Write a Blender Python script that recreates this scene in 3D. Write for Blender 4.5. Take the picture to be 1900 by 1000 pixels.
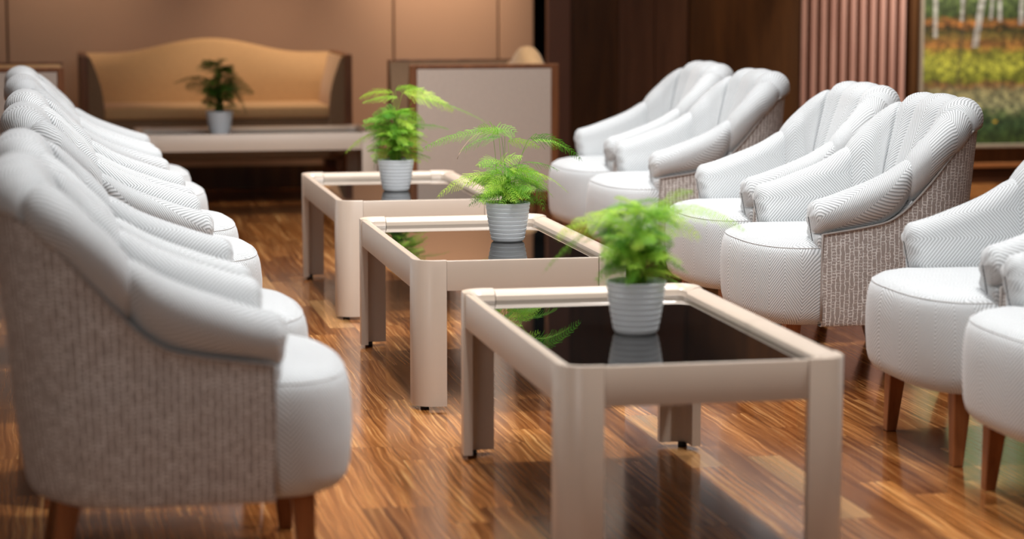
import bpy, math, random
from mathutils import Vector, Matrix
for o in list(bpy.data.objects): bpy.data.objects.remove(o)
S = bpy.context.scene
COL = S.collection
PI = math.pi

# ------------------------------------------------------------------ camera
CAM_F, CAM_PITCH, CAM_H, CAM_YAW = 4300.0, 0.1267, 1.294, 0.199
cd = bpy.data.cameras.new('camera')
cam = bpy.data.objects.new('camera', cd); COL.objects.link(cam)
cam.location = (0, 0, CAM_H)
cam.rotation_euler = (PI/2 - CAM_PITCH, 0, -CAM_YAW)
cd.sensor_fit = 'HORIZONTAL'; cd.sensor_width = 36.0
cd.lens = 36.0 * CAM_F / 1900.0
cd.clip_start = 0.1; cd.clip_end = 60
cd.dof.use_dof = True
cd.dof.focus_distance = 7.45
cd.dof.aperture_fstop = 2.1
S.camera = cam

# ------------------------------------------------------------------ light and exposure
S.view_settings.view_transform = 'Standard'
S.view_settings.look = 'None'
S.view_settings.gamma = 1.0
S.view_settings.use_curve_mapping = False
S.view_settings.exposure = 0.75
w = bpy.data.worlds.new('world'); S.world = w; w.use_nodes = True
w.node_tree.nodes['Background'].inputs[0].default_value = (0.9, 0.95, 1.0, 1)
w.node_tree.nodes['Background'].inputs[1].default_value = 0.3

def spot(name, loc, target, power, color, angle, blend=0.6, radius=0.07):
    l = bpy.data.lights.new(name, 'SPOT'); l.energy = power; l.color = color
    l.spot_size = math.radians(angle); l.spot_blend = blend; l.shadow_soft_size = radius
    o = bpy.data.objects.new(name, l); COL.objects.link(o); o.location = loc
    d = Vector(target) - Vector(loc); o.rotation_euler = d.to_track_quat('-Z', 'Y').to_euler()
    return o
def area(name, loc, target, power, color, sx, sy):
    l = bpy.data.lights.new(name, 'AREA'); l.shape = 'RECTANGLE'; l.size = sx; l.size_y = sy
    l.energy = power; l.color = color
    o = bpy.data.objects.new(name, l); COL.objects.link(o); o.location = loc
    d = Vector(target) - Vector(loc); o.rotation_euler = d.to_track_quat('-Z', 'Y').to_euler()
    return o
NEUT = (1.0, 0.985, 0.965)
WARM = (1.0, 0.80, 0.60)
CZ = 2.86
# rows of recessed ceiling spots above the two rows of chairs and the tables
for y in (4.4, 6.6, 8.6, 10.6):
    spot('ceiling_spot', (0.95, y + 0.5, CZ), (0.75, y + 0.35, 0.4), 78, NEUT, 88)
    spot('ceiling_spot', (2.35, y + 0.5, CZ), (2.15, y + 0.35, 0.4), 90, NEUT, 88)
# long overhead area light, added as cool fill for front faces, upholstery and rims
area('ceiling_fill_light', (1.6, 7.2, 2.9), (1.6, 7.2, 0), 62, (0.92, 0.96, 1.0), 3.2, 7.0)
area('left_fill_light', (-1.6, 0.6, 2.3), (0.4, 5.2, 0.3), 16, (1.0, 0.97, 0.94), 2.0, 1.2)  # unseen fill added on the left to lift the nearest chair's side
spot('aisle_fill_spot', (1.5, 5.35, CZ), (1.5, 7.35, 0.5), 70, NEUT, 60)  # added fill spots, tilted forward to brighten pots and table fronts
spot('aisle_fill_spot', (1.5, 7.3, CZ), (1.5, 9.2, 0.5), 70, NEUT, 60)
spot('aisle_fill_spot', (1.45, 3.7, CZ), (1.45, 5.4, 0.5), 12, NEUT, 60)
# wall washers at the back
spot('wall_washer', (2.42, 13.72, 2.55), (2.42, 14.12, 1.65), 190, WARM, 62, 1.0, 0.05)
spot('wall_washer', (1.78, 13.50, 2.75), (1.78, 14.12, 1.30), 48, WARM, 90, 1.0, 0.06)
spot('wall_washer', (0.18, 13.72, 2.55), (0.16, 14.12, 1.70), 70, WARM, 58, 1.0, 0.05)
spot('sofa_spot', (1.35, 13.0, 2.8), (1.25, 13.65, 0.6), 60, WARM, 44, 0.9, 0.06)
spot('painting_spot', (5.6, 12.6, 2.8), (5.7, 13.6, 0.8), 260, NEUT, 76, 0.8, 0.06)
spot('slat_wall_spot', (4.5, 12.7, 2.8), (4.7, 13.6, 0.9), 55, WARM, 70, 0.8, 0.06)

# ------------------------------------------------------------------ node helpers
def lin(r, g, b):
    f = lambda c: (c/255/12.92) if c/255 <= 0.04045 else ((c/255+0.055)/1.055)**2.4
    return (f(r), f(g), f(b), 1)
class NT:
    def __init__(s, name):
        s.m = bpy.data.materials.new(name); s.m.use_nodes = True
        s.t = s.m.node_tree; s.bsdf = s.t.nodes['Principled BSDF']
    def n(s, typ, **kw):
        n = s.t.nodes.new(typ)
        for k, v in kw.items(): setattr(n, k, v)
        return n
    def link(s, a, b): s.t.links.new(a, b)
    def val(s, x, sock):
        if isinstance(x, (int, float)): sock.default_value = x
        elif isinstance(x, tuple): sock.default_value = x
        else: s.link(x, sock)
    def math(s, op, a, b=0.0, c=None):
        n = s.n('ShaderNodeMath', operation=op); s.val(a, n.inputs[0]); s.val(b, n.inputs[1])
        if c is not None: s.val(c, n.inputs[2])
        return n.outputs[0]
    def mix(s, f, a, b):
        n = s.n('ShaderNodeMix', data_type='RGBA'); s.val(f, n.inputs[0]); s.val(a, n.inputs[6]); s.val(b, n.inputs[7])
        return n.outputs[2]
    def ramp(s, f, stops, interp='LINEAR'):
        n = s.n('ShaderNodeValToRGB'); n.color_ramp.interpolation = interp
        e = n.color_ramp.elements
        while len(e) < len(stops): e.new(0.5)
        for i, (p, c) in enumerate(stops): e[i].position = p; e[i].color = c
        s.val(f, n.inputs[0]); return n.outputs[0]
    def noise(s, vec, scale, detail=3, rough=0.5, dist=0.0):
        n = s.n('ShaderNodeTexNoise'); s.link(vec, n.inputs['Vector']); n.inputs['Scale'].default_value = scale
        n.inputs['Detail'].default_value = detail; n.inputs['Roughness'].default_value = rough
        n.inputs['Distortion'].default_value = dist; return n.outputs[0]
    def comb(s, x, y, z=0.0):
        n = s.n('ShaderNodeCombineXYZ'); s.val(x, n.inputs[0]); s.val(y, n.inputs[1]); s.val(z, n.inputs[2]); return n.outputs[0]
    def sep(s, v):
        n = s.n('ShaderNodeSeparateXYZ'); s.link(v, n.inputs[0]); return n.outputs
    def coord(s, k): return s.n('ShaderNodeTexCoord').outputs[k]
    def bump(s, h, strength, dist):
        n = s.n('ShaderNodeBump'); s.link(h, n.inputs['Height']); n.inputs['Strength'].default_value = strength
        n.inputs['Distance'].default_value = dist; s.link(n.outputs[0], s.bsdf.inputs['Normal'])
    def set(s, color=None, rough=None, **kw):
        if color is not None: s.val(color, s.bsdf.inputs['Base Color'])
        if rough is not None: s.val(rough, s.bsdf.inputs['Roughness'])
        for k, v in kw.items(): s.bsdf.inputs[k.replace('_', ' ')].default_value = v
        return s.m

def mat_herringbone():
    t = NT('herringbone_fabric'); u, v, _ = t.sep(t.coord('UV'))
    tri = t.math('PINGPONG', u, 0.078)
    ph = t.math('MULTIPLY', t.math('ADD', v, t.math('MULTIPLY', tri, 0.95)), 2*PI/0.0112)
    s_ = t.math('MULTIPLY_ADD', t.math('SINE', ph), 0.5, 0.5)
    wob = t.noise(t.coord('UV'), 900, 2)
    s2 = t.math('ADD', s_, t.math('MULTIPLY', t.math('SUBTRACT', wob, 0.5), 0.5))
    col = t.ramp(s2, [(0.22, lin(158, 161, 162)), (0.62, lin(217, 220, 222))])
    t.bump(s2, 0.35, 0.0015)
    return t.set(col, 0.62, Sheen_Weight=0.25, Specular_IOR_Level=0.35)
def mat_boucle():
    t = NT('patterned_weave_fabric'); uv = t.coord('UV')
    u, v, _ = t.sep(uv)
    wob = t.noise(uv, 60, 2)
    uu = t.math('DIVIDE', t.math('ADD', u, t.math('MULTIPLY', t.math('SUBTRACT', wob, 0.5), 0.011)), 0.0148)
    colm = t.math('FLOOR', uu); fu = t.math('PINGPONG', uu, 0.5)
    wn = t.n('ShaderNodeTexWhiteNoise', noise_dimensions='1D'); t.link(colm, wn.inputs['W'])
    wob2 = t.noise(uv, 160, 2)
    vv = t.math('ADD', t.math('DIVIDE', t.math('ADD', v, t.math('MULTIPLY', t.math('SUBTRACT', wob2, 0.5), 0.011)), 0.0098), wn.outputs[0])
    wn2 = t.n('ShaderNodeTexWhiteNoise', noise_dimensions='2D'); t.link(t.comb(colm, t.math('FLOOR', vv)), wn2.inputs['Vector'])
    fv = t.math('PINGPONG', vv, 0.5)
    vert = t.math('MULTIPLY', t.ramp(fu, [(0.06, (1, 1, 1, 1)), (0.16, (0, 0, 0, 1))]), t.ramp(wob2, [(0.36, (0.25, 0.25, 0.25, 1)), (0.46, (1, 1, 1, 1))]))
    rung = t.math('MULTIPLY', t.ramp(fv, [(0.09, (1, 1, 1, 1)), (0.2, (0, 0, 0, 1))]), t.math('GREATER_THAN', wn2.outputs[0], 0.5))
    m = t.math('MAXIMUM', vert, t.math('MULTIPLY', rung, 0.85))
    fine = t.noise(uv, 1500, 1)
    base = t.mix(fine, lin(152, 141, 135), lin(176, 166, 160))
    col = t.mix(m, base, lin(236, 233, 230))
    t.bump(m, 0.4, 0.0015)
    return t.set(col, 0.8, Sheen_Weight=0.2, Specular_IOR_Level=0.25)
def mat_wood(name, c1, c2, rough=0.4, scale=1.0, axis='z', spec=0.5):
    t = NT(name); x, y, z = t.sep(t.coord('Object'))
    k = {'z': (70, 70, 5), 'x': (5, 70, 70), 'y': (70, 5, 70)}[axis]
    v = t.comb(t.math('MULTIPLY', x, k[0]*scale), t.math('MULTIPLY', y, k[1]*scale), t.math('MULTIPLY', z, k[2]*scale))
    n = t.noise(v, 0.6, 4, 0.6, 0.4)
    return t.set(t.ramp(n, [(0.3, c1), (0.7, c2)]), rough, Specular_IOR_Level=spec)
def mat_floor():
    t = NT('glossy_parquet'); x, y, z = t.sep(t.coord('Object'))
    W, L = 0.092, 0.74
    xs = t.math('DIVIDE', x, W); row = t.math('FLOOR', xs)
    wn = t.n('ShaderNodeTexWhiteNoise', noise_dimensions='1D'); t.link(row, wn.inputs['W'])
    ys = t.math('ADD', t.math('DIVIDE', y, L), t.math('MULTIPLY', wn.outputs[0], 7.0)); colm = t.math('FLOOR', ys)
    wn2 = t.n('ShaderNodeTexWhiteNoise', noise_dimensions='2D'); t.link(t.comb(row, colm), wn2.inputs['Vector'])
    idv = wn2.outputs[0]
    wn3 = t.n('ShaderNodeTexWhiteNoise', noise_dimensions='2D'); t.link(t.comb(colm, row, 0), wn3.inputs['Vector'])
    off = t.math('MULTIPLY', idv, 31.0)
    warp = t.noise(t.comb(t.math('ADD', t.math('MULTIPLY', x, 5), off), t.math('MULTIPLY', y, 2.2), off), 1.0, 2)
    gx = t.math('ADD', x, t.math('MULTIPLY', t.math('SUBTRACT', warp, 0.5), 0.045))
    g = t.noise(t.comb(t.math('MULTIPLY', gx, 95), t.math('ADD', t.math('MULTIPLY', y, 1.3), off), off), 1.0, 4, 0.62, 0.2)
    g2 = t.noise(t.comb(t.math('MULTIPLY', gx, 380), t.math('ADD', t.math('MULTIPLY', y, 5.0), off), off), 1.0, 3, 0.6)
    gg = t.math('ADD', t.math('MULTIPLY', g, 0.72), t.math('MULTIPLY', g2, 0.28))
    grain = t.ramp(gg, [(0.34, lin(84, 48, 24)), (0.44, lin(140, 88, 46)), (0.54, lin(182, 124, 72)), (0.66, lin(236, 190, 130))])
    tint = t.ramp(idv, [(0.0, lin(160, 138, 120)), (0.3, lin(212, 198, 184)), (0.75, lin(240, 226, 208)), (1.0, lin(255, 250, 236))])
    mm = t.n('ShaderNodeMix', data_type='RGBA', blend_type='MULTIPLY'); mm.inputs[0].default_value = 1
    t.link(grain, mm.inputs[6]); t.link(tint, mm.inputs[7]); c = mm.outputs[2]
    pale = t.math('GREATER_THAN', wn3.outputs[0], 0.96)
    c = t.mix(t.math('MULTIPLY', pale, 0.35), c, lin(214, 170, 112))
    fx = t.math('PINGPONG', xs, 0.5); fy = t.math('PINGPONG', ys, 0.5)
    gap = t.math('MAXIMUM', t.math('LESS_THAN', fx, 0.010), t.math('LESS_THAN', fy, 0.0016))
    c = t.mix(t.math('MULTIPLY', gap, 0.6), c, lin(40, 20, 10))
    r = t.math('MULTIPLY_ADD', g, 0.12, 0.10)
    t.bump(gg, 0.06, 0.001)
    return t.set(c, r, Specular_IOR_Level=0.6, Coat_Weight=0.15, Coat_Roughness=0.08)
def plain(name, c, rough=0.5, nscale=0, namp=0.06, **kw):
    t = NT(name)
    if nscale:
        n = t.noise(t.coord('Object'), nscale, 3)
        c2 = tuple(min(1, k*(1+namp*2)) for k in c[:3])+(1,); c1 = tuple(k*(1-namp*2) for k in c[:3])+(1,)
        return t.set(t.mix(n, c1, c2), rough, **kw)
    return t.set(c, rough, **kw)
def mat_leaf(name, ca, cb, cc):
    t = NT(name); r = t.n('ShaderNodeObjectInfo').outputs['Random']
    n = t.noise(t.coord('Object'), 40, 2)
    f = t.math('ADD', t.math('MULTIPLY', r, 0.75), t.math('MULTIPLY', t.math('SUBTRACT', n, 0.5), 0.6))
    c = t.ramp(f, [(0.0, ca), (0.45, cb), (1.0, cc)])
    t.set(c, 0.5, Specular_IOR_Level=0.3)
    tr = t.n('ShaderNodeBsdfTranslucent'); t.link(c, tr.inputs[0])
    mx = t.n('ShaderNodeMixShader'); mx.inputs[0].default_value = 0.38
    t.link(t.bsdf.outputs[0], mx.inputs[1]); t.link(tr.outputs[0], mx.inputs[2])
    t.link(mx.outputs[0], t.t.nodes['Material Output'].inputs[0]); return t.m
def mat_painting():
    t = NT('landscape_painting'); P = t.coord('Object'); x, y, z = t.sep(P)
    st = t.comb(t.math('MULTIPLY', x, 9), 0.0, t.math('MULTIPLY', z, 30))
    n1 = t.noise(st, 1.0, 4, 0.6); n2 = t.noise(P, 30, 3, 0.7); n3 = t.noise(t.comb(t.math('MULTIPLY', x, 22), 3.0, t.math('MULTIPLY', z, 7)), 1.0, 3)
    h = t.math('ADD', z, t.math('ADD', t.math('MULTIPLY', t.math('SUBTRACT', n1, 0.5), 0.15), t.math('MULTIPLY', t.math('SUBTRACT', n2, 0.5), 0.045)))
    # z = height above the lower edge of the canvas, in metres
    k = 1/1.9
    c = t.ramp(t.math('MULTIPLY', h, k), [
        (0.00, lin(64, 84, 36)), (0.13*k, lin(56, 82, 52)), (0.19*k, lin(96, 116, 76)), (0.23*k, lin(166, 166, 130)), (0.33*k, lin(156, 148, 112)),
        (0.37*k, lin(146, 104, 66)), (0.40*k, lin(124, 128, 44)), (0.48*k, lin(178, 178, 72)), (0.56*k, lin(152, 148, 58)),
        (0.61*k, lin(156, 104, 56)), (0.67*k, lin(112, 92, 46)), (0.71*k, lin(44, 50, 22)), (0.75*k, lin(164, 104, 54)), (0.79*k, lin(60, 72, 32)), (0.95*k, lin(104, 120, 72))])
    dab = t.ramp(n2, [(0.35, lin(40, 40, 20)), (0.5, lin(128, 128, 110)), (0.66, lin(225, 220, 190))])
    mm = t.n('ShaderNodeMix', data_type='RGBA', blend_type='OVERLAY'); mm.inputs[0].default_value = 0.75
    t.link(c, mm.inputs[6]); t.link(dab, mm.inputs[7]); c = mm.outputs[2]
    # orange and yellow flowers along the bottom
    vor = t.n('ShaderNodeTexVoronoi'); vor.inputs['Scale'].default_value = 1.0
    t.link(t.comb(t.math('MULTIPLY', x, 13), 0.0, t.math('MULTIPLY', z, 9)), vor.inputs['Vector'])
    fl = t.math('MULTIPLY', t.math('LESS_THAN', vor.outputs['Distance'], 0.27), t.math('LESS_THAN', z, 0.145))
    c = t.mix(t.math('MULTIPLY', fl, 0.9), c, t.mix(n3, lin(224, 120, 20), lin(224, 196, 30)))
    # birch trunks
    def trunk(cx, w0, z0, lean, colr, c, alpha=0.72):
        d = t.math('ABSOLUTE', t.math('SUBTRACT', x, t.math('ADD', cx, t.math('MULTIPLY', t.math('SUBTRACT', z, z0), lean))))
        d = t.math('ADD', d, t.math('MULTIPLY', t.math('SUBTRACT', n2, 0.5), 0.012))
        mk = t.math('MULTIPLY', t.math('LESS_THAN', d, w0), t.math('GREATER_THAN', z, z0))
        return t.mix(t.math('MULTIPLY', mk, alpha), c, colr)
    bark = t.ramp(n1, [(0.35, lin(110, 100, 90)), (0.6, lin(190, 184, 172))])
    for cx, w0, z0, lean in [(0.08, 0.014, 0.66, -0.02), (0.34, 0.021, 0.60, 0.14), (0.25, 0.011, 0.76, 0.03), (0.44, 0.010, 0.77, 0.05), (0.50, 0.013, 0.76, -0.03), (0.64, 0.015, 0.74, 0.02), (0.9, 0.02, 0.7, 0.04)]:
        c = trunk(cx, w0, z0, lean, bark, c)
    c = trunk(0.225, 0.009, 0.37, 0.10, lin(66, 56, 40), c, 0.55)
    z_top = t.math('GREATER_THAN', z, 0.66)
    t.bump(n2, 0.25, 0.002)
    return t.set(c, 0.55)

HB = mat_herringbone(); BC = mat_boucle()
M = dict(
    floor=mat_floor(),
    leg=mat_wood('chair_leg_wood', lin(112, 62, 32), lin(160, 98, 56), 0.35),
    piping=plain('taupe_piping', lin(160, 152, 147), 0.7),
    seam=plain('grey_seam', lin(196, 196, 196), 0.7),
    table=plain('beige_lacquer', lin(198, 181, 165), 0.28, 6, 0.02, Coat_Weight=0.0),
    glass=plain('black_glass', (0.004, 0.004, 0.004, 1), 0.015, Specular_IOR_Level=0.75),
    foot=plain('black_rubber', lin(24, 22, 22), 0.5),
    pot=plain('white_plastic', lin(236, 240, 244), 0.34, 12, 0.02),
    soil=plain('dark_soil', lin(40, 28, 20), 0.9, 120, 0.3),
    wall=plain('tan_wall_panel', lin(182, 146, 120), 0.55, 2, 0.03),
    groove=plain('dark_groove', lin(70, 48, 36), 0.8),
    pillar=plain('brown_pillar', lin(122, 84, 66), 0.5),
    black=plain('black_recess', lin(8, 6, 5), 0.9),
    darkwood=mat_wood('dark_wood_panel', lin(62, 36, 13), lin(92, 57, 25), 0.42, 0.5),
    midwood=mat_wood('brown_wood_panel', lin(84, 54, 36), lin(108, 72, 50), 0.42, 0.5),
    slat=mat_wood('rosy_slat_wood', lin(166, 122, 106), lin(186, 142, 124), 0.45, 0.5),
    base=mat_wood('baseboard_wood', lin(40, 20, 9), lin(66, 36, 16), 0.4, 0.5, 'x'),
    ledge=mat_wood('ledge_wood', lin(120, 72, 36), lin(158, 100, 56), 0.4, 0.5, 'x'),
    ceil=plain('ceiling_paint', lin(205, 196, 184), 0.8),
    room=plain('brown_wall_paint', lin(96, 74, 58), 0.7),
    tan=plain('tan_upholstery', lin(196, 156, 108), 0.75, 60, 0.05, Sheen_Weight=0.2),
    olive=plain('brown_and_shaded_upholstery', lin(128, 100, 72), 0.75, 60, 0.05),  # brown arm fronts; also painted shade on seat bases and one chair's pads
    panel=plain('beige_linen', lin(190, 176, 164), 0.8, 70, 0.05),
    sofawood=mat_wood('sofa_frame_wood', lin(92, 52, 26), lin(134, 84, 48), 0.4, 0.5),
    stem=plain('wiry_stem', lin(78, 92, 40), 0.6),
    frame=plain('silver_frame', lin(150, 136, 116), 0.4, 20, 0.05),
    leaf=mat_leaf('fern_leaf', lin(84, 152, 44), lin(160, 212, 70), lin(226, 238, 98)),
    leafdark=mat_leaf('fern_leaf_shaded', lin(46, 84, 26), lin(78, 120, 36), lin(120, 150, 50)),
    paint=mat_painting(),
)

# ------------------------------------------------------------------ mesh helpers
def obj(name, verts, faces, mat, parent=None, uvs=None, smooth=True):
    me = bpy.data.meshes.new(name)
    me.from_pydata([tuple(v) for v in verts], [], faces); me.materials.append(mat)
    if uvs is not None:
        ul = me.uv_layers.new(name='UVMap')
        for lp in me.loops: ul.data[lp.index].uv = uvs[lp.vertex_index]
    if smooth:
        for p in me.polygons: p.use_smooth = True
    me.update()
    o = bpy.data.objects.new(name, me); COL.objects.link(o)
    if parent: o.parent = parent
    return o
class MB:
    def __init__(s): s.v = []; s.f = []; s.u = []
    def add(s, v, f, u=None):
        k = len(s.v); s.v += [tuple(p) for p in v]; s.f += [tuple(i+k for i in q) for q in f]
        s.u += list(u) if u is not None else [(0, 0)]*len(v)
    def box(s, a, b):
        x0, y0, z0 = a; x1, y1, z1 = b
        v = [(x0,y0,z0),(x1,y0,z0),(x1,y1,z0),(x0,y1,z0),(x0,y0,z1),(x1,y0,z1),(x1,y1,z1),(x0,y1,z1)]
        s.add(v, [(0,3,2,1),(4,5,6,7),(0,1,5,4),(1,2,6,5),(2,3,7,6),(3,0,4,7)])
    def grid(s, rows, uvs=None, cj=False, ci=False, capa=False, capb=False, flip=False):
        R, C = len(rows), len(rows[0]); v = [p for r in rows for p in r]; f = []
        for i in range(R if ci else R-1):
            for j in range(C if cj else C-1):
                a, b = i*C+j, i*C+(j+1) % C; c, d = ((i+1) % R)*C+(j+1) % C, ((i+1) % R)*C+j
                f.append((a, d, c, b) if flip else (a, b, c, d))
        if capa: f.append(tuple(range(C))[::(1 if flip else -1)])
        if capb: f.append(tuple((R-1)*C+j for j in range(C))[::(-1 if flip else 1)])
        s.add(v, f, [q for r in uvs for q in r] if uvs else None)
    def tube(s, pts, r, n=6, closed=False, r1=None):
        rows = []
        for i, p in enumerate(pts):
            p = Vector(p); a = Vector(pts[(i-1) % len(pts)] if (closed or i) else pts[0]); b = Vector(pts[(i+1) % len(pts)] if (closed or i < len(pts)-1) else pts[-1])
            t = (b-a).normalized(); up = Vector((0, 0, 1)) if abs(t.z) < 0.9 else Vector((1, 0, 0))
            e1 = t.cross(up).normalized(); e2 = t.cross(e1)
            rr = r if r1 is None else r + (r1-r)*i/max(1, len(pts)-1)
            rows.append([p+(e1*math.cos(2*PI*k/n)+e2*math.sin(2*PI*k/n))*rr for k in range(n)])
        s.grid(rows, cj=True, ci=closed, capa=not closed, capb=not closed, flip=True)
    def build(s, name, mat, parent=None, smooth=True): return obj(name, s.v, s.f, mat, parent, s.u, smooth)
def bevel(o, w=0.004, seg=2):
    m = o.modifiers.new('bevel', 'BEVEL'); m.width = w; m.segments = seg; m.limit_method = 'ANGLE'; m.angle_limit = math.radians(40); return o
def autosmooth(o, ang=35):
    me = o.data
    for p in me.polygons: p.use_smooth = True
    me.set_sharp_from_angle(angle=math.radians(ang)); return o
def empty(name, loc, rz=0, label=None, cat=None, group=None):
    o = bpy.data.objects.new(name, None); COL.objects.link(o); o.location = loc; o.rotation_euler = (0, 0, rz)
    o.empty_display_size = 0.1
    if label: o['label'] = label
    if cat: o['category'] = cat
    if group: o['group'] = group
    return o
def copy_tree(o, parent=None):
    c = o.copy(); COL.objects.link(c); c.parent = parent
    for ch in [k for k in bpy.data.objects if k.parent == o]: copy_tree(ch, c)
    return c
def struct(o): o['kind'] = 'structure'; return o
def lerp_table(x, tab):
    if x <= tab[0][0]: return tab[0][1]
    for (a, p), (b, q) in zip(tab, tab[1:]):
        if x <= b:
            t = (x-a)/(b-a); return p+(q-p)*t
    return tab[-1][1]
def smooth_table(x, tab, h=0.025):
    return sum(lerp_table(x+d*h, tab) for d in (-1, -0.5, 0, 0.5, 1))/5

# ------------------------------------------------------------------ the room
def sbox(name, a, b, mat, bev=0):
    m = MB(); m.box(a, b); o = m.build(name, mat, smooth=False)
    if bev: bevel(o, bev)
    return struct(o)
YB = 14.1
X0, X1, YF = -3.6, 7.6, -3.0
sbox('floor', (X0-0.2, YF-0.2, -0.1), (X1+0.2, 15.2, 0), M['floor'])
sbox('ceiling', (X0-0.2, YF-0.2, 2.95), (X1+0.2, 15.2, 3.05), M['ceil'])
sbox('wall_left', (X0-0.2, YF-0.2, 0), (X0, 15.2, 2.95), M['room'])
sbox('wall_right', (X1, YF-0.2, 0), (X1+0.2, 15.2, 2.95), M['room'])
sbox('wall_front', (X0, YF-0.2, 0), (X1, YF, 2.95), M['room'])
sbox('wall_outer', (X0, 14.7, 0), (X1, 14.9, 2.95), M['black'])
# tan panelled back wall: panels with narrow grooves between
m = MB()
edges = [X0, -2.5, -1.36, -0.205, 0.95-2.0+2.0+0.0, 2.105, 2.76, 2.985]
edges = [X0, -2.5, -1.36, -0.205, 2.105, 2.76, 2.985]
for a, b in zip(edges, edges[1:]): m.box((a+0.005, YB, 0.0), (b-0.005, YB+0.05, 2.95))
o = bevel(m.build('wall_back', M['wall'], smooth=False), 0.006); struct(o)
sbox('wall_backing', (X0, YB+0.055, 0), (2.985, YB+0.12, 2.95), M['groove'])
sbox('baseboard_back', (X0, YB-0.018, 0), (2.98, YB-0.001, 0.14), M['darkwood'], 0.003)
YD = 13.6
sbox('wall_pillar', (2.956, YD-0.02, 0), (3.10, YD+0.04, 2.95), M['pillar'], 0.01)
m = MB(); m.box((3.102, YD, 0), (3.395, YD+0.2, 2.95)); struct(m.build('wall_panel_left', M['darkwood'], smooth=False))
m = MB(); m.box((3.40, YD+0.004, 0), (3.62, YD+0.2, 2.95)); m.box((3.626, YD+0.004, 0), (3.83, YD+0.2, 2.95)); struct(m.build('wall_panel_middle', M['midwood'], smooth=False))
m = MB(); m.box((3.836, YD-0.012, 0), (4.53, YD+0.2, 2.95)); struct(m.build('wall_panel_right', M['darkwood'], smooth=False))
m = MB(); m.box((4.532, YD+0.05, 0), (5.24, YD+0.2, 2.95)); struct(m.build('wall_slat_backing', M['darkwood'], smooth=False))
m = MB()
for i in range(11):
    x = 4.545+i*0.0635; m.box((x, YD-0.012, 0.0), (x+0.032, YD+0.049, 2.95))
struct(bevel(m.build('trim_1', M['slat'], smooth=False), 0.004))
sbox('wall_mural_surround', (5.242, YD-0.03, 0), (X1, YD+0.2, 2.95), M['darkwood'])
sbox('baseboard_right', (3.83, YD-0.05, 0), (X1, YD-0.0305, 0.085), M['base'], 0.004)
sbox('trim_2', (5.242, YD-0.075, 0.100), (X1, YD-0.0305, 0.125), M['ledge'], 0.004)

# painting
pa = empty('painting', (5.315, YD-0.032, 0.245), 0, 'large framed landscape painting of birch trees, meadow and pond on the dark wood wall', 'painting')
m = MB(); m.box((0, -0.018, 0.0), (2.1, 0, 1.9)); m.build('canvas', M['paint'], pa, smooth=False)
m = MB()
m.box((-0.022, -0.035, -0.022), (2.122, -0.001, 0.0)); m.box((-0.022, -0.035, 1.9), (2.122, -0.001, 1.922))
m.box((-0.022, -0.035, 0.0), (0.0, -0.001, 1.9)); m.box((2.1, -0.035, 0.0), (2.122, -0.001, 1.9))
bevel(m.build('frame', M['frame'], pa, smooth=False), 0.004)

# ------------------------------------------------------------------ coffee table
TW, TL, TH, TA = 0.65, 1.28, 0.45, 0.092
def sweep(path, prof, closed_prof=True):
    """path: list of (point2d, inward normal2d); prof: (o, z)"""
    rows = [[(p[0]+n[0]*o_, p[1]+n[1]*o_, z) for o_, z in prof] for p, n in path]
    m = MB(); m.grid(rows, cj=True, capa=True, capb=True); return m
RIM = [(0.0, TH-0.003), (0.0015, TH-0.0008), (0.004, TH), (0.010, TH-0.0003), (0.022, TH-0.0035), (0.033, TH-0.009), (0.040, TH-0.0150), (0.0425, TH-0.027)]
def rail(parent, p0, p1, n):
    prof = [(0, TH-0.09)] + RIM + [(0.0425, TH-0.034), (0.018, TH-0.034), (0.018, TH-0.09)]
    o = sweep([(p0, n), (p1, n)], prof).build('rail', M['table'], parent); autosmooth(o); return o
def corner(parent, sx, sy):
    r, e = 0.058, 0.004
    prof = [(-e, 0.012)] + [(a-e, z+0.0025) for a, z in RIM] + [(0.044, TH-0.034), (0.020, TH-0.036), (0.020, 0.012)]
    path = [((-TA, 0), (0, 1))]
    for k in range(0, 9):
        a = PI/2*k/8
        path.append(((-r+r*math.sin(a), r-r*math.cos(a)), (-math.sin(a), math.cos(a))))
    path.append(((0, TA), (-1, 0)))
    # corner at (+x, -y): outer vertex at origin, front face runs to -x, side face to +y
    P = []
    for (p, n) in path:
        P.append(((sx*(TW/2+p[0]), -sy*(TL/2-p[1])*-1 if False else sy*(TL/2-p[1])*1.0), (sx*n[0], -sy*n[1])))
    o = sweep(P, prof).build('leg', M['table'], parent); autosmooth(o)
    f = MB(); f.tube([(sx*(TW/2-0.03), sy*(TL/2-0.03), 0.0), (sx*(TW/2-0.03), sy*(TL/2-0.03), 0.014)], 0.013, 12)
    f.build('foot', M['foot'], o)
def make_table():
    t = empty('coffee_table', (0, 0, 0), 0, '', 'coffee table', 'beige coffee tables with black glass tops')
    a, W, L = TA, TW/2, TL/2
    g_ = a+0.0015
    rail(t, (-W+g_, -L), (W-g_, -L), (0, 1)); rail(t, (W-g_, L), (-W+g_, L), (0, -1))
    rail(t, (W, -L+g_), (W, L-g_), (-1, 0)); rail(t, (-W, L-g_), (-W, -L+g_), (1, 0))
    for sx in (-1, 1):
        for sy in (-1, 1): corner(t, sx, sy)
    g = MB(); g.box((-W+0.036, -L+0.036, TH-0.033), (W-0.036, L-0.036, TH-0.027)); g.build('glass_top', M['glass'], t, smooth=False)
    return t
GLZ = TH-0.027
T1 = make_table()
T1['label'] = 'beige coffee table nearest the camera, with black glass top and a blurred fern'
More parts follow.
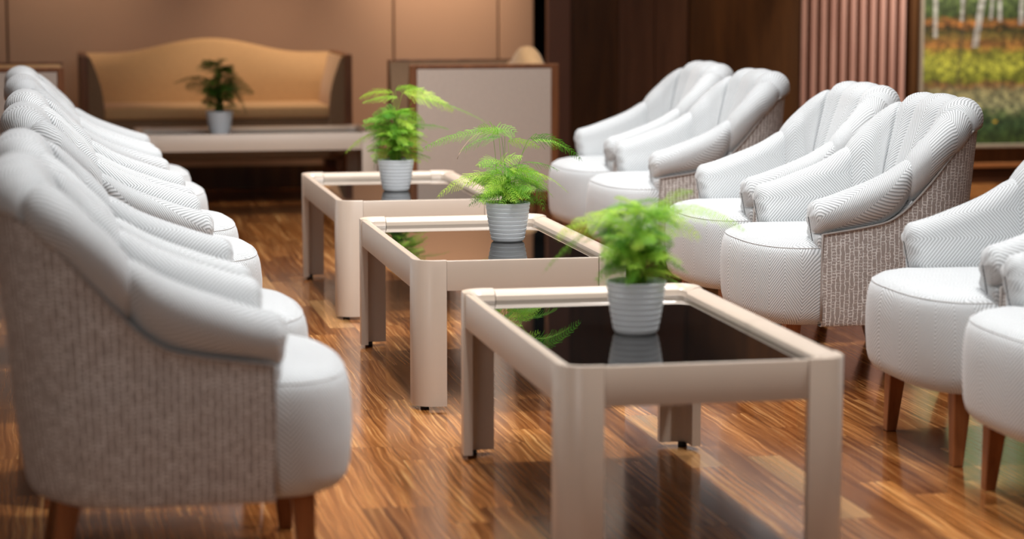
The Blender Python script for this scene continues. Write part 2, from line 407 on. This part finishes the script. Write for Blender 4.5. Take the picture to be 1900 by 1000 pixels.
spots = [((1.177-TA+TW/2, 4.823+TL/2), 0.0, None),
         ((1.159-TA+TW/2, 6.732+TL/2), 0.0, 'beige coffee table in the middle of the row of three, with the sharply focused fern'),
         ((1.163-TA+TW/2, 8.598+TL/2), 0.0, 'beige coffee table farthest back of the row of three between the armchairs'),
         ((1.671+TA-TL/2-0.0, 12.361+TW/2), PI/2, 'beige coffee table set crosswise in front of the tan sofa')]
tabs = []
for i, (p, rz, lab) in enumerate(spots):
    t = T1 if i == 0 else copy_tree(T1)
    t.location = (p[0], p[1], 0); t.rotation_euler.z = rz
    if lab: t['label'] = lab
    tabs.append(t)

# ------------------------------------------------------------------ tub armchair (faces +X, origin on the floor)
HWID, XS, XR, RC = 0.33, 0.17, -0.365, 0.19     # half width, seam X, rear X, plan corner radius
SEATZ, BOTZ = 0.455, 0.195
ZT = [(-0.02, .590), (0.0, .595), (.05, .606), (.16, .643), (.23, .675), (.28, .712), (.32, .756), (.36, .797), (.40, .831), (.45, .862), (.50, .880), (.56, .888)]
ZW = [(0.0, .485), (.13, .503), (.22, .520), (.28, .560), (.34, .626), (.416, .733), (.47, .795), (.52, .816), (.56, .822)]
def outer_path(s):
    """left half, s from 0 (seam, y=+HWID) to total; returns point, outward normal, dist"""
    L1 = XS-(XR+RC); L2 = RC*PI/2; L3 = 2*(HWID-RC)
    tot = 2*(L1+L2)+L3
    mir = False
    if s > tot/2: s = tot-s; mir = True
    if s < L1: p = (XS-s, HWID); n = (0, 1)
    elif s < L1+L2:
        a = (s-L1)/RC; p = (XR+RC-RC*math.sin(a), HWID-RC+RC*math.cos(a)); n = (-math.sin(a), math.cos(a))
    else: p = (XR, HWID-RC-(s-L1-L2)); n = (-1, 0)
    if mir: p = (p[0], -p[1]); n = (n[0], -n[1])
    return p, n, XS-p[0]
STOT = 2*((XS-(XR+RC))+RC*PI/2)+2*(HWID-RC)
S_ARM = 0.285
def section(s, puff=0.0, inner_lo=None, shrink=1.0, zshift=0.0):
    p, n, d = outer_path(s)
    back = min(1, max(0, (d-0.22)/0.25)); back = back*back*(3-2*back)
    zt = smooth_table(d, ZT); zw = smooth_table(d, ZW)
    if d > 0.5: zt += 0.010*(1-(abs(p[1])/0.33)**2)
    r = 0.058+0.004*back
    c = 0.046+0.012*back
    zc = zt-r
    oi = 0.118+0.055*back            # inner offset at the seat
    lean = -0.044*back               # rake of the back (outward at the top)
    pts = []
    N1 = 9
    for k in range(N1):
        t = k/(N1-1)
        o_ = oi+(c+r-oi)*t; z = 0.43+(zc-0.43)*t
        bl = (0.012+0.012*back)*math.sin(PI*min(1, t*0.9+0.08))
        pts.append((o_+bl+puff*min(1, 0.35+t), z))
    ph = math.asin(max(-0.2, min(1.0, (zc-zw)/r)))
    N2 = 14
    for k in range(1, N2+1):
        a = (PI+ph)*k/N2
        rr = r+puff
        kz = max(1.0, (zc-zw)/r) if a > PI else 1.0
        pts.append((c+rr*math.cos(a), zc+rr*math.sin(a)*kz))
    pts.append((0.006, zw)); pts.append((0.012, min(zw, 0.46))); pts.append((0.014, 0.43))
    out = []
    for o_, z in pts:
        h = (z-0.43)/0.47; q = lean*max(0, h)
        out.append((p[0]-n[0]*(o_)+ (q if d > 0 else 0)*(1 if True else 0), p[1]-n[1]*o_, z))
    return out, (p, n, c, zc, r)
def arc_uv(rows):
    """uv: u = distance along rows (mean), v = distance along section"""
    R = len(rows); C = len(rows[0]); uv = []; cu = 0
    mid = C//2
    for i in range(R):
        if i: cu += (Vector(rows[i][mid])-Vector(rows[i-1][mid])).length
        cv = 0; r = []
        for j in range(C):
            if j: cv += (Vector(rows[i][j])-Vector(rows[i][j-1])).length
            r.append((cu, cv))
        uv.append(r)
    return uv
def make_arm(parent, side):
    rows = []
    # nose cap rings
    for k in range(6):
        th = PI/2*(1-k/6.0)
        sec, (p, n, c, zc, r) = section(0.0)
        fx = 0.034*math.sin(th); sc = max(0.03, math.cos(th))**0.8
        ring = []
        cnt = len(sec)
        for j, (x, y, z) in enumerate(sec):
            off = HWID-y
            off2 = c+(off-c)*sc
            z2 = zc+(z-zc)*sc if z > zc else z
            low = max(0.0, min(1.0, (z2-0.43)/(zc-0.43)))
            fold = 0.0035*math.sin(j*1.9)*math.sin(2*th)
            ring.append((XS+fx*(0.35+0.65*low)+fold-0.002, HWID-off2, z2))
        rows.append(ring)
    n = 22
    for i in range(n+1):
        s = (S_ARM+0.012)*i/n
        e = max(0, (i-(n-3))/3)
        sec, (p, nn, c, zc, r) = section(s, 0.004*math.sin(PI*i/n)-0.016*e*e)
        rows.append(sec)
    uv = arc_uv(rows)
    uv = [[(v+0.031, u) for (u, v) in r] for r in uv]
    if side < 0: rows = [[(x, -y, z) for x, y, z in r] for r in rows]
    m = MB(); m.grid(rows, uv, flip=(side > 0)); return m.build('armrest', HB, parent)
def make_back(parent):
    rows = []; a, b = S_ARM, STOT-S_ARM; n = 120
    nch = 5; uv = []
    for i in range(n+1):
        s = a+(b-a)*i/n; t = (i/n)*nch; fr = (t % 1.0) if i < n else 1.0
        tau = 2*fr-1
        pf = 0.026*(1-abs(tau)**5)**0.5*(0.72+0.28*(1-tau*tau))-0.014
        sec, _ = section(s, pf); rows.append(sec)
    uv = arc_uv(rows); uv = [[(u*0.78, v) for u, v in r] for r in uv]
    m = MB(); m.grid(rows, uv, flip=True); return m.build('backrest', HB, parent)
def shell_pt(s, z):
    p, n, d = outer_path(s)
    back = min(1, max(0, (d-0.3)/0.2))
    rb = 0.045; inset = 0
    if z < BOTZ+rb:
        q = 1-(z-BOTZ)/rb; inset = rb*(1-math.sqrt(max(0, 1-q*q)))*0.8*(0.15+0.85*back)
    lean = -0.044*max(0, (z-0.43)/0.47)*back + 0.028*back*max(0, (0.43-z)/0.23)
    belly = 0.006*math.sin(PI*(z-BOTZ)/0.3) if z < 0.49 else 0
    return (p[0]-n[0]*(inset-belly*0.5)+lean, p[1]-n[1]*(inset-belly), z)
def make_shell(parent):
    rows = []; uv = []; n = 64
    for i in range(n+1):
        s = STOT*i/n; p, nn, d = outer_path(s); zw = smooth_table(d, ZW)+0.004
        zs = [BOTZ+0.045*(1-math.cos(PI/2*k/5)) for k in range(6)]
        zs += [BOTZ+0.045+(zw-BOTZ-0.045)*k/9 for k in range(1, 10)]
        q = shell_pt(s, BOTZ)
        inn = (q[0]-nn[0]*0.05, q[1]-nn[1]*0.05, BOTZ+0.001)
        rows.append([inn]+[shell_pt(s, z) for z in zs])
        uv.append([(s, BOTZ-0.05)]+[(s, z) for z in zs])
    m = MB(); m.grid(rows, uv)
    return m.build('outer_shell', BC, parent)
def make_piping(parent):
    m = MB(); pts = []
    for i in range(73):
        s = STOT*i/72; p, nn, d = outer_path(s); zw = smooth_table(d, ZW)+0.002
        q = shell_pt(s, zw); pts.append((q[0]+nn[0]*0.003, q[1]+nn[1]*0.003, zw))
    v0 = [(XS+0.001, HWID+0.002, z) for z in (0.215, 0.3, 0.4)]; v1 = [(XS+0.001, -HWID-0.002, z) for z in (0.4, 0.3, 0.215)]
    m.tube(v0+pts+v1, 0.0042, 6); return m.build('piping', M['piping'], parent)
def seat_plan(t, inset=0.0, fwd=0.0):
    """closed plan loop, t 0..1 starting rear right, going along right side to the front and back on the left"""
    hw = HWID-0.004-inset; rx = -0.165+inset; fx = 0.190+fwd-inset
    A = XS-rx; Lf = 0.80
    peri = 2*A+Lf+2*hw; d = t*peri
    if d < A: return (rx+d, -hw)
    d -= A
    if d < Lf:
        th = -PI/2+PI*d/Lf; n = 2.7
        cx, sy = abs(math.cos(th)), abs(math.sin(th))
        return (XS+fx*cx**(2/n), math.copysign(hw*sy**(2/n), math.sin(th)))
    d -= Lf
    if d < A: return (XS-d, hw)
    d -= A
    return (rx, hw-d)
def make_seat(parent):
    N = 110; rows = []; uv = []
    prof = [(0.055, BOTZ-0.0), (0.035, BOTZ+0.002), (0.018, BOTZ+0.010), (0.006, BOTZ+0.026), (0.000, BOTZ+0.05), (-0.004, BOTZ+0.11), (-0.004, BOTZ+0.17),
            (0.000, 0.405), (0.004, 0.425), (0.010, 0.440), (0.014, 0.4435), (0.018, 0.4490), (0.035, 0.459), (0.07, 0.467), (0.13, 0.473), (0.2, 0.476), (0.27, 0.477)]
    for k, (ins, z) in enumerate(prof):
        r = []; u_ = []
        for j in range(N):
            x, y = seat_plan(j/N)
            if k > 0 and True:
                pass
            # inset by blending toward the seat centre
            cx, cy = 0.03, 0.0
            x2, y2 = seat_plan(j/N, ins if ins < 0.2 else 0.2)
            if ins > 0.2: f = (0.33-ins)/0.13; x2 = cx+(x2-cx)*f; y2 = cy+(y2-cy)*f
            if x < XS-0.01 and ins < 0.0: y2 = max(-HWID+0.003, min(HWID-0.003, y2))
            r.append((x2, y2, z))
            per = j/N*2.3
            u_.append((per, z) if k < 11 else (y2+0.02, x2+0.2))
        rows.append(r); uv.append(u_)
    m = MB()
    m.grid(rows[:11], uv[:11], cj=False); 
    # close the loop of each band with a duplicate first column so the weave does not smear
    m = MB()
    A = [r+[r[0]] for r in rows]; U = [u+[(2.3, u[0][1]) if k < 11 else u[0]] for k, u in enumerate(uv)]
    m.grid(A[:11], U[:11]); 
    U2 = [[(p[1]+0.02, p[0]+0.2) for p in r] for r in A]
    m.grid(A[10:], U2[10:], capb=True)
    m.add([p for p in rows[0]], [tuple(range(N))[::-1]])
    return m.build('seat', HB, parent)
def make_seat_seam(parent):
    pts = []
    for k in range(41):
        t = 0.1+k/40*0.62
        x, y = seat_plan(t, 0.012)
        if x > XS-0.02: pts.append((x, y, 0.4432))
    m = MB(); m.tube(pts, 0.0019, 5); return m.build('seat_piping', M['seam'], parent)
def make_leg(parent, x, y, dx, dy):
    rows = []
    for t, h in ((0, 0.0), (0.5, 0.1), (1, 0.215)):
        w_ = (0.015+0.011*t)
        cx, cy = x+dx*(1-t), y+dy*(1-t)
        rows.append([(cx-w_, cy-w_, h), (cx+w_, cy-w_, h), (cx+w_, cy+w_, h), (cx-w_, cy+w_, h)])
    m = MB(); m.grid(rows, cj=True, capa=True, capb=True); o = m.build('leg', M['leg'], parent, smooth=False); bevel(o, 0.003); return o
def make_chair():
    c = empty('armchair', (0, 0, 0), 0, '', 'armchair')
    make_seat(c); make_seat_seam(c); make_shell(c); make_back(c); make_arm(c, 1); make_arm(c, -1); make_piping(c)
    for sy in (-1, 1):
        make_leg(c, 0.235, sy*0.235, 0.012, sy*0.012); make_leg(c, -0.25, sy*0.235, -0.045, sy*0.02)
    return c
chair = make_chair()
LX, RX = 0.285, 2.565
DX = {4: -0.02, 5: -0.03, 7: 0.03, 8: -0.022, 9: 0.01, 11: 0.02}
CH = [
 ('L', 5.09, 'white herringbone tub armchair nearest the camera in the left row, taupe side facing us'),
 ('L', 5.92, 'white herringbone tub armchair right behind the nearest one of the left row'),
 ('L', 7.20, 'third white herringbone tub armchair from the camera, left row'),
 ('L', 8.03, 'fourth white herringbone tub armchair in the left row, its arm sharply focused'),
 ('L', 9.27, 'second from the far end of the left row of white herringbone tub armchairs'),
 ('L', 10.10, 'white herringbone tub armchair at the far end of the left row, before the tan sofa'),
 ('R', 5.15, 'white tub armchair cut off by the right edge, closest in the right row'),
 ('R', 5.93, 'white tub armchair with wooden legs showing, just behind the right row\'s closest chair'),
 ('R', 7.19, 'sharply focused white herringbone tub armchair with patterned taupe side, in the right row'),
 ('R', 8.01, 'white herringbone tub armchair directly behind the sharply focused one in the right row'),
 ('R', 9.23, 'second from the far end of the right row of white tub armchairs'),
 ('R', 10.07, 'white tub armchair at the far end of the right row, before the dark wood wall'),
]
for i, (sd, y, lab) in enumerate(CH):
    c = chair if i == 0 else copy_tree(chair)
    c.location = (LX+DX.get(i, 0), y, 0) if sd == 'L' else (RX+DX.get(i, 0), y, 0)
    c.rotation_euler.z = 0 if sd == 'L' else PI
    c['label'] = lab; c['group'] = 'tub armchairs in the left row' if sd == 'L' else 'tub armchairs in the right row'

# ------------------------------------------------------------------ sofa and wooden framed armchairs (face -Y, origin at floor centre front)
def settee(name, W, D, label, cat, loc, rz, group=None, sidemat='panel', padmat='tan'):
    t = empty(name, loc, rz, label, cat, group)
    H = 0.84; hw = W/2
    for sx in (-1, 1):
        # padded arm with curved inner face
        prof = []
        K = 10
        prof.append((hw-0.045, 0.27)); prof.append((hw-0.045, H-0.012))
        for k in range(K+1):
            q = k/K; z = (H-0.012)-q*(H-0.30); prof.append((hw-0.06-0.07*math.sin(PI/2*min(1, q*1.9))**1.0, z))
        rows = [[(sx*x, y, z) for x, z in prof] for y in (0.012, D*0.3, D*0.6, D-0.05)]
        m = MB(); m.grid(rows, cj=True, capa=True, capb=True, flip=(sx > 0)); o = m.build('arm_pad', M[padmat], t); autosmooth(o, 50)
        m = MB(); k = len(prof); m.add([(sx*x, 0.0115, z) for x, z in prof]+[(sx*x, 0.004, z) for x, z in prof], [])
        m = MB(); rws = [[(sx*x, y, z) for x, z in prof] for y in (0.004, 0.0118)]; m.grid(rws, cj=True, capa=True, capb=True, flip=(sx > 0)); m.build('arm_front', M['olive'], t, smooth=False)
        # outer wooden side frame with linen panel
        m = MB()
        xo, xi = sx*hw, sx*(hw-0.045)
        a, b = min(xo, xi), max(xo, xi)
        m.box((a, 0, 0.0), (b, 0.035, H)); m.box((a, D-0.04, 0.0), (b, D, H)); m.box((a, 0.035, H-0.022), (b, D-0.04, H)); m.box((a, 0.035, 0.14), (b, D-0.04, 0.19))
        o = bevel(m.build('side_frame', M['sofawood'], t, smooth=False), 0.004)
        m = MB(); m.box((a+0.004 if sx > 0 else a+0.001, 0.0355, 0.1905), (b-0.001 if sx > 0 else b-0.004, D-0.0405, H-0.0225)); bevel(m.build('side_panel', M[sidemat], t, smooth=False), 0.003)
    # back with camel crest
    rows = []
    K = 28
    for k in range(K+1):
        x = -hw+0.047+(W-0.094)*k/K; q = abs(x)/(hw-0.03)
        crest = H-0.005+0.085*(0.5+0.5*math.cos(PI*min(1, q*1.28)))
        bow = 0.03*(q**3)
        y0 = D-0.21-bow*0; y1 = D-0.03
        ring = [(x, y1, 0.2), (x, y1, crest-0.03), (x, y1-0.02, crest-0.008), (x, y1-0.05, crest), (x, y1-0.085, crest-0.006), (x, y1-0.105, crest-0.03),
                (x, y0+0.02-bow, 0.75), (x, y0+0.0-bow, 0.65), (x, y0-0.012-bow, 0.5), (x, y0-0.012-bow, 0.3)]
        rows.append(ring)
    m = MB(); m.grid(rows, cj=True, capa=True, capb=True); o = m.build('backrest', M['tan'], t); autosmooth(o, 60)
    # seat cushion
    m = MB(); x0 = hw-0.128
    m.box((-x0, 0.03, 0.475), (x0, D-0.215, 0.55)); o = m.build('seat_cushion', M['tan'], t, smooth=False); bevel(o, 0.018, 4); o.data.polygons.foreach_set('use_smooth', [True]*len(o.data.polygons))
    m = MB(); m.box((-hw+0.046, 0.045, 0.24), (hw-0.046, D-0.06, 0.474)); bevel(m.build('seat_base', M['olive'], t, smooth=False), 0.008)  # brown paints in the shade on the front of the tan cushion
    for sx in (-1, 1):
        for y in (0.05, D-0.1):
            m = MB(); m.box((sx*(hw-0.06)-0.025, y-0.004, 0), (sx*(hw-0.06)+0.025, y+0.05, 0.2395)); m.build('leg', M['sofawood'], t, smooth=False)
    return t
settee('sofa', 1.53, 0.76, 'tan camelback two-seat sofa with wooden side frames against the tan back wall', 'sofa', (0.965, 13.2, 0), 0)
settee('framed_armchair', 0.80, 0.77, 'wooden framed armchair with beige linen side panel, right of the sofa', 'armchair', (1.815, 12.0, 0), -PI/2, 'wooden framed armchairs flanking the sofa', padmat='olive')  # olive pads put the unlit look of the tan inner arms into colour
settee('framed_armchair', 0.80, 0.77, 'wooden framed armchair with pale side panel at far left, partly behind white chairs', 'armchair', (0.10, 12.0, 0), PI/2, 'wooden framed armchairs flanking the sofa')

# ------------------------------------------------------------------ potted asparagus ferns
def needle_tri(m, p, d, L, w_, up):
    side = d.cross(up)
    if side.length < 1e-5: side = Vector((1, 0, 0))
    side.normalize(); b = side*(w_*0.5)
    m.add([p-b, p+b, p+d*L], [(0, 1, 2)])
def ribbon(m, pts, w_, up=Vector((0, 0, 1))):
    for a, b in zip(pts, pts[1:]):
        d = (b-a); s_ = d.cross(up)
        if s_.length < 1e-6: s_ = Vector((1, 0, 0))
        s_.normalize(); s_ *= w_*0.5
        m.add([a-s_, a+s_, b+s_, b-s_], [(0, 1, 2, 3)])
def fern_frond(parent, rnd, base, start, tip, droop, width, mat, dens=1.0, nw=0.0017, sag=0.0):
    """wiry stem base->start, feathery flat blade start->tip"""
    base, start, tip = Vector(base), Vector(start), Vector(tip)
    m = MB()
    ctrl = base.lerp(start, 0.55)+Vector((0, 0, (start.z-base.z)*0.25))
    pts = [(1-t)**2*base+2*t*(1-t)*ctrl+t*t*start for t in [k/8 for k in range(9)]]
    m.tube([tuple(p) for p in pts], 0.0009, 4, r1=0.0006)
    L = (tip-start).length
    mid = start.lerp(tip, 0.5)+Vector((0, 0, droop))
    N = max(8, int(L/0.0095*dens))
    def P(t): return (1-t)**2*start+2*t*(1-t)*mid+t*t*tip
    rach = [P(k/12) for k in range(13)]
    m.tube([tuple(p) for p in rach], 0.0007, 4, r1=0.0003)
    Z = Vector((0, 0, 1))
    roll = rnd.uniform(-0.85, 0.85)
    for k in range(N):
        t = 0.03+0.95*k/N
        p = P(t); d = (P(min(1, t+0.02))-P(t-0.02)).normalized()
        sd = d.cross(Z)
        if sd.length < 0.05: sd = Vector((1, 0, 0))
        sd.normalize(); sd = Matrix.Rotation(roll, 3, d) @ sd
        upn = sd.cross(d).normalized()
        for sgn in (-1, 1):
            pl = width*(1-t)**0.75*(0.35+0.65*min(1, t*4+0.25))*rnd.uniform(0.8, 1.1)+0.004
            pd = (sd*sgn*0.85+d*0.62+upn*rnd.uniform(-0.12, 0.12)).normalized()
            q1 = p+pd*pl*0.5+Z*(-0.01*pl); q2 = p+pd*pl+d*pl*0.12+Z*(-sag-rnd.uniform(0.1, 0.45))*pl
            pp = [p, q1, q2]
            ribbon(m, pp, 0.0008, upn)
            nn = max(3, int(pl/0.0023))
            for j in range(nn):
                s_ = (j+0.6)/nn
                c = p.lerp(q1, s_*2) if s_ < 0.5 else q1.lerp(q2, s_*2-1)
                dd = (q2-p).normalized(); sn = dd.cross(upn)
                for g in (-1, 1):
                    nl = 0.0062*(1-0.55*s_)*rnd.uniform(0.75, 1.2)
                    nd = (sn*g*0.75+dd*0.65+upn*rnd.uniform(-0.35, 0.35)).normalized()
                    needle_tri(m, c, nd, nl, nw, upn)
    o = m.build('frond', mat, parent); return o
def pot_part(parent):
    prof = []
    R0, R1, Hh, nb = 0.050, 0.0725, 0.128, 9
    prof.append((0.0, 0.0)); prof.append((R0-0.004, 0.0)); prof.append((R0, 0.003))
    for k in range(nb):
        za = 0.003+(Hh-0.003)*k/nb; zb = 0.003+(Hh-0.003)*(k+1)/nb
        f = lambda z: R0+(R1-R0)*(z/Hh)**0.72
        prof.append((f(za)+0.0006, za+0.0008)); prof.append((f((za+zb)/2)+0.0018, (za+zb)/2)); prof.append((f(zb)+0.0016, zb-0.0020)); prof.append((f(zb)-0.0016, zb-0.0006))
    prof += [(R1+0.0015, Hh), (R1-0.002, Hh+0.001), (R1-0.004, Hh-0.002), (R1-0.008, Hh-0.02), (0.0, Hh-0.02)]
    n = 48
    rows = [[(r*math.cos(2*PI*k/n), r*math.sin(2*PI*k/n), z) for k in range(n)] for r, z in prof]
    m = MB(); m.grid(rows, cj=True); o = m.build('pot', M['pot'], parent); autosmooth(o, 30)
    m = MB(); rows = [[(r*math.cos(2*PI*k/24), r*math.sin(2*PI*k/24), Hh-0.014+(0.002*math.sin(k*5+r*90))) for k in range(24)] for r in (0.0635, 0.045, 0.02, 0.002)]
    m.grid(rows, cj=True); m.build('soil', M['soil'], parent)
CR, SR = math.cos(CAM_YAW), math.sin(CAM_YAW)
def cl(r, u, t=0.0):
    """plant-local point: r = to the right of the photo, u = above the pot rim, t = away from the viewer"""
    return Vector((r*CR+t*SR, -r*SR+t*CR, 0.128+u))
def make_plant(loc, label, seed, fronds, bush, mat, nw=0.0013, dens=1.0, bushw=0.1, bushh=0.11):
    t = empty('potted_fern', loc, 0, label, 'potted plant', 'white ribbed pots of feathery fern on the coffee tables')
    rnd = random.Random(seed); pot_part(t)
    def base():
        a = rnd.uniform(0, 2*PI); r = rnd.uniform(0.0, 0.03); return (r*math.cos(a), r*math.sin(a), 0.112)
    for (st, tp, dr, wd) in fronds:
        fern_frond(t, rnd, base(), cl(*st), cl(*tp), dr, wd, mat, dens, nw)
    for k in range(bush):
        a = k*2.399+rnd.uniform(-.3, .3); h = rnd.uniform(0.02, bushh*1.15); rr = rnd.uniform(0.005, 0.035)
        L = rnd.uniform(0.6, 1.0)*bushw; dn = rnd.uniform(-0.05, 0.02)
        st = Vector((rr*math.cos(a), rr*math.sin(a), 0.128+h)); tp = st+Vector((L*math.cos(a), L*math.sin(a), dn))
        fern_frond(t, rnd, base(), st, tp, 0.018, rnd.uniform(0.032, 0.05), mat, dens, nw)
    return t
# middle table, sharp plant
make_plant((1.485, 7.434, GLZ), 'potted feathery fern in sharp focus on the middle coffee table of the row', 3, [
    ((-0.02, 0.215, 0.0), (-0.16, 0.165, -0.02), 0.03, 0.05), ((-0.01, 0.235, 0.02), (-0.28, 0.175, 0.02), 0.035, 0.035),
    ((-0.03, 0.225, -0.02), (-0.10, 0.245, -0.03), 0.02, 0.045), ((-0.05, 0.225, 0.0), (0.03, 0.225, 0.0), 0.03, 0.05),
    ((0.0, 0.20, 0.01), (0.11, 0.175, 0.02), 0.02, 0.03), ((0.07, 0.21, 0.0), (0.245, 0.135, 0.0), 0.055, 0.045),
    ((0.08, 0.20, 0.03), (0.21, 0.165, 0.05), 0.03, 0.04), ((0.05, 0.13, 0.02), (0.17, 0.10, 0.05), 0.02, 0.06),
    ((-0.05, 0.09, -0.02), (-0.235, 0.015, -0.03), 0.055, 0.05), ((-0.04, 0.06, 0.0), (-0.16, 0.08, 0.0), 0.03, 0.04),
    ((0.04, 0.08, -0.03), (0.15, 0.02, -0.05), 0.04, 0.05), ((0.06, 0.10, 0.0), (0.20, 0.03, 0.0), 0.04, 0.045),
    ((0.09, 0.06, 0.04), (0.12, -0.04, 0.05), 0.045, 0.05), ((0.03, 0.12, -0.04), (0.12, 0.07, -0.08), 0.02, 0.05),
    ((-0.02, 0.13, 0.0), (-0.10, 0.12, -0.04), 0.03, 0.05), ((-0.04, 0.12, 0.0), (0.05, 0.15, -0.02), 0.02, 0.045),
    ((-0.02, 0.10, -0.03), (-0.12, 0.05, -0.08), 0.03, 0.05),
    ], 72, M['leaf'], 0.0013, 1.0, 0.13, 0.10)
# nearest table
make_plant((1.407, 5.443, GLZ), 'blurred potted fern on the nearest coffee table, green fronds in the foreground', 8, [
    ((-0.04, 0.16, 0.0), (-0.20, 0.10, 0.0), 0.04, 0.05), ((-0.03, 0.14, 0.0), (-0.23, 0.02, -0.03), 0.07, 0.035),
    ((0.05, 0.18, 0.0), (0.14, 0.22, 0.0), 0.02, 0.05), ((0.06, 0.17, 0.0), (0.27, 0.12, -0.02), 0.05, 0.04),
    ((0.05, 0.15, 0.02), (0.16, 0.10, 0.0), 0.03, 0.05), ((-0.06, 0.14, 0.0), (-0.09, 0.0, -0.02), 0.07, 0.04),
    ((0.0, 0.17, 0.0), (-0.08, 0.16, 0.04), 0.03, 0.05), ((0.02, 0.17, 0.0), (0.10, 0.13, -0.05), 0.03, 0.05),
    ((-0.05, 0.12, 0.02), (-0.16, 0.13, 0.04), 0.03, 0.04),
    ], 110, M['leaf'], 0.0018, 0.9, 0.105, 0.165)
# far table of the row
make_plant((1.390, 9.271, GLZ), 'potted fern with long bright fronds on the farthest table of the row', 15, [
    ((-0.01, 0.27, 0.0), (-0.15, 0.245, 0.0), 0.03, 0.065), ((0.01, 0.25, 0.0), (-0.14, 0.225, 0.02), 0.02, 0.04),
    ((0.0, 0.28, 0.0), (0.12, 0.27, 0.0), 0.035, 0.06), ((0.03, 0.27, 0.0), (0.24, 0.19, 0.0), 0.05, 0.065),
    ((0.08, 0.25, 0.0), (0.38, 0.14, 0.0), 0.04, 0.045), ((0.0, 0.17, 0.0), (-0.14, 0.13, 0.0), 0.04, 0.06),
    ((-0.02, 0.12, 0.0), (-0.21, 0.02, 0.0), 0.05, 0.045), ((0.0, 0.19, 0.0), (-0.10, 0.17, 0.045), 0.03, 0.065),
    ((0.03, 0.13, 0.0), (0.22, 0.12, 0.0), 0.03, 0.045), ((0.03, 0.20, 0.0), (0.12, 0.14, 0.0), 0.03, 0.065),
    ((-0.05, 0.10, 0.0), (-0.09, -0.04, 0.0), 0.05, 0.045),
    ], 90, M['leaf'], 0.0023, 0.9, 0.115, 0.17)
# table before the sofa
make_plant((0.938, 12.766-0.03, GLZ), 'dark green potted fern on the crosswise table in front of the sofa', 21, [
    ((-0.03, 0.17, 0.0), (-0.25, 0.15, 0.0), 0.05, 0.10), ((-0.02, 0.15, 0.0), (-0.19, 0.12, 0.02), 0.04, 0.10),
    ((0.0, 0.22, 0.0), (-0.12, 0.24, 0.0), 0.03, 0.10), ((0.0, 0.22, 0.0), (0.08, 0.25, 0.0), 0.02, 0.10),
    ((0.04, 0.15, 0.0), (0.19, 0.09, 0.0), 0.04, 0.08), ((0.05, 0.12, 0.0), (0.15, -0.02, 0.0), 0.08, 0.08),
    ((0.04, 0.18, 0.0), (0.13, 0.17, 0.0), 0.02, 0.08),
    ], 80, M['leafdark'], 0.0036, 0.8, 0.095, 0.24)

# one withered pale shoot on the sharp fern
fern = [o for o in bpy.data.objects if o.type == 'EMPTY' and o.name == 'potted_fern'][0]
m = MB(); pts = [cl(-0.165+0.085*k/12, 0.145+0.085*math.sin(PI/2*k/12)**0.8, -0.03) for k in range(13)]
m.tube([tuple(p) for p in pts], 0.0012, 5, r1=0.0006); m.build('dry_shoot', plain('dry_shoot_tan', lin(226, 196, 168), 0.6), fern)
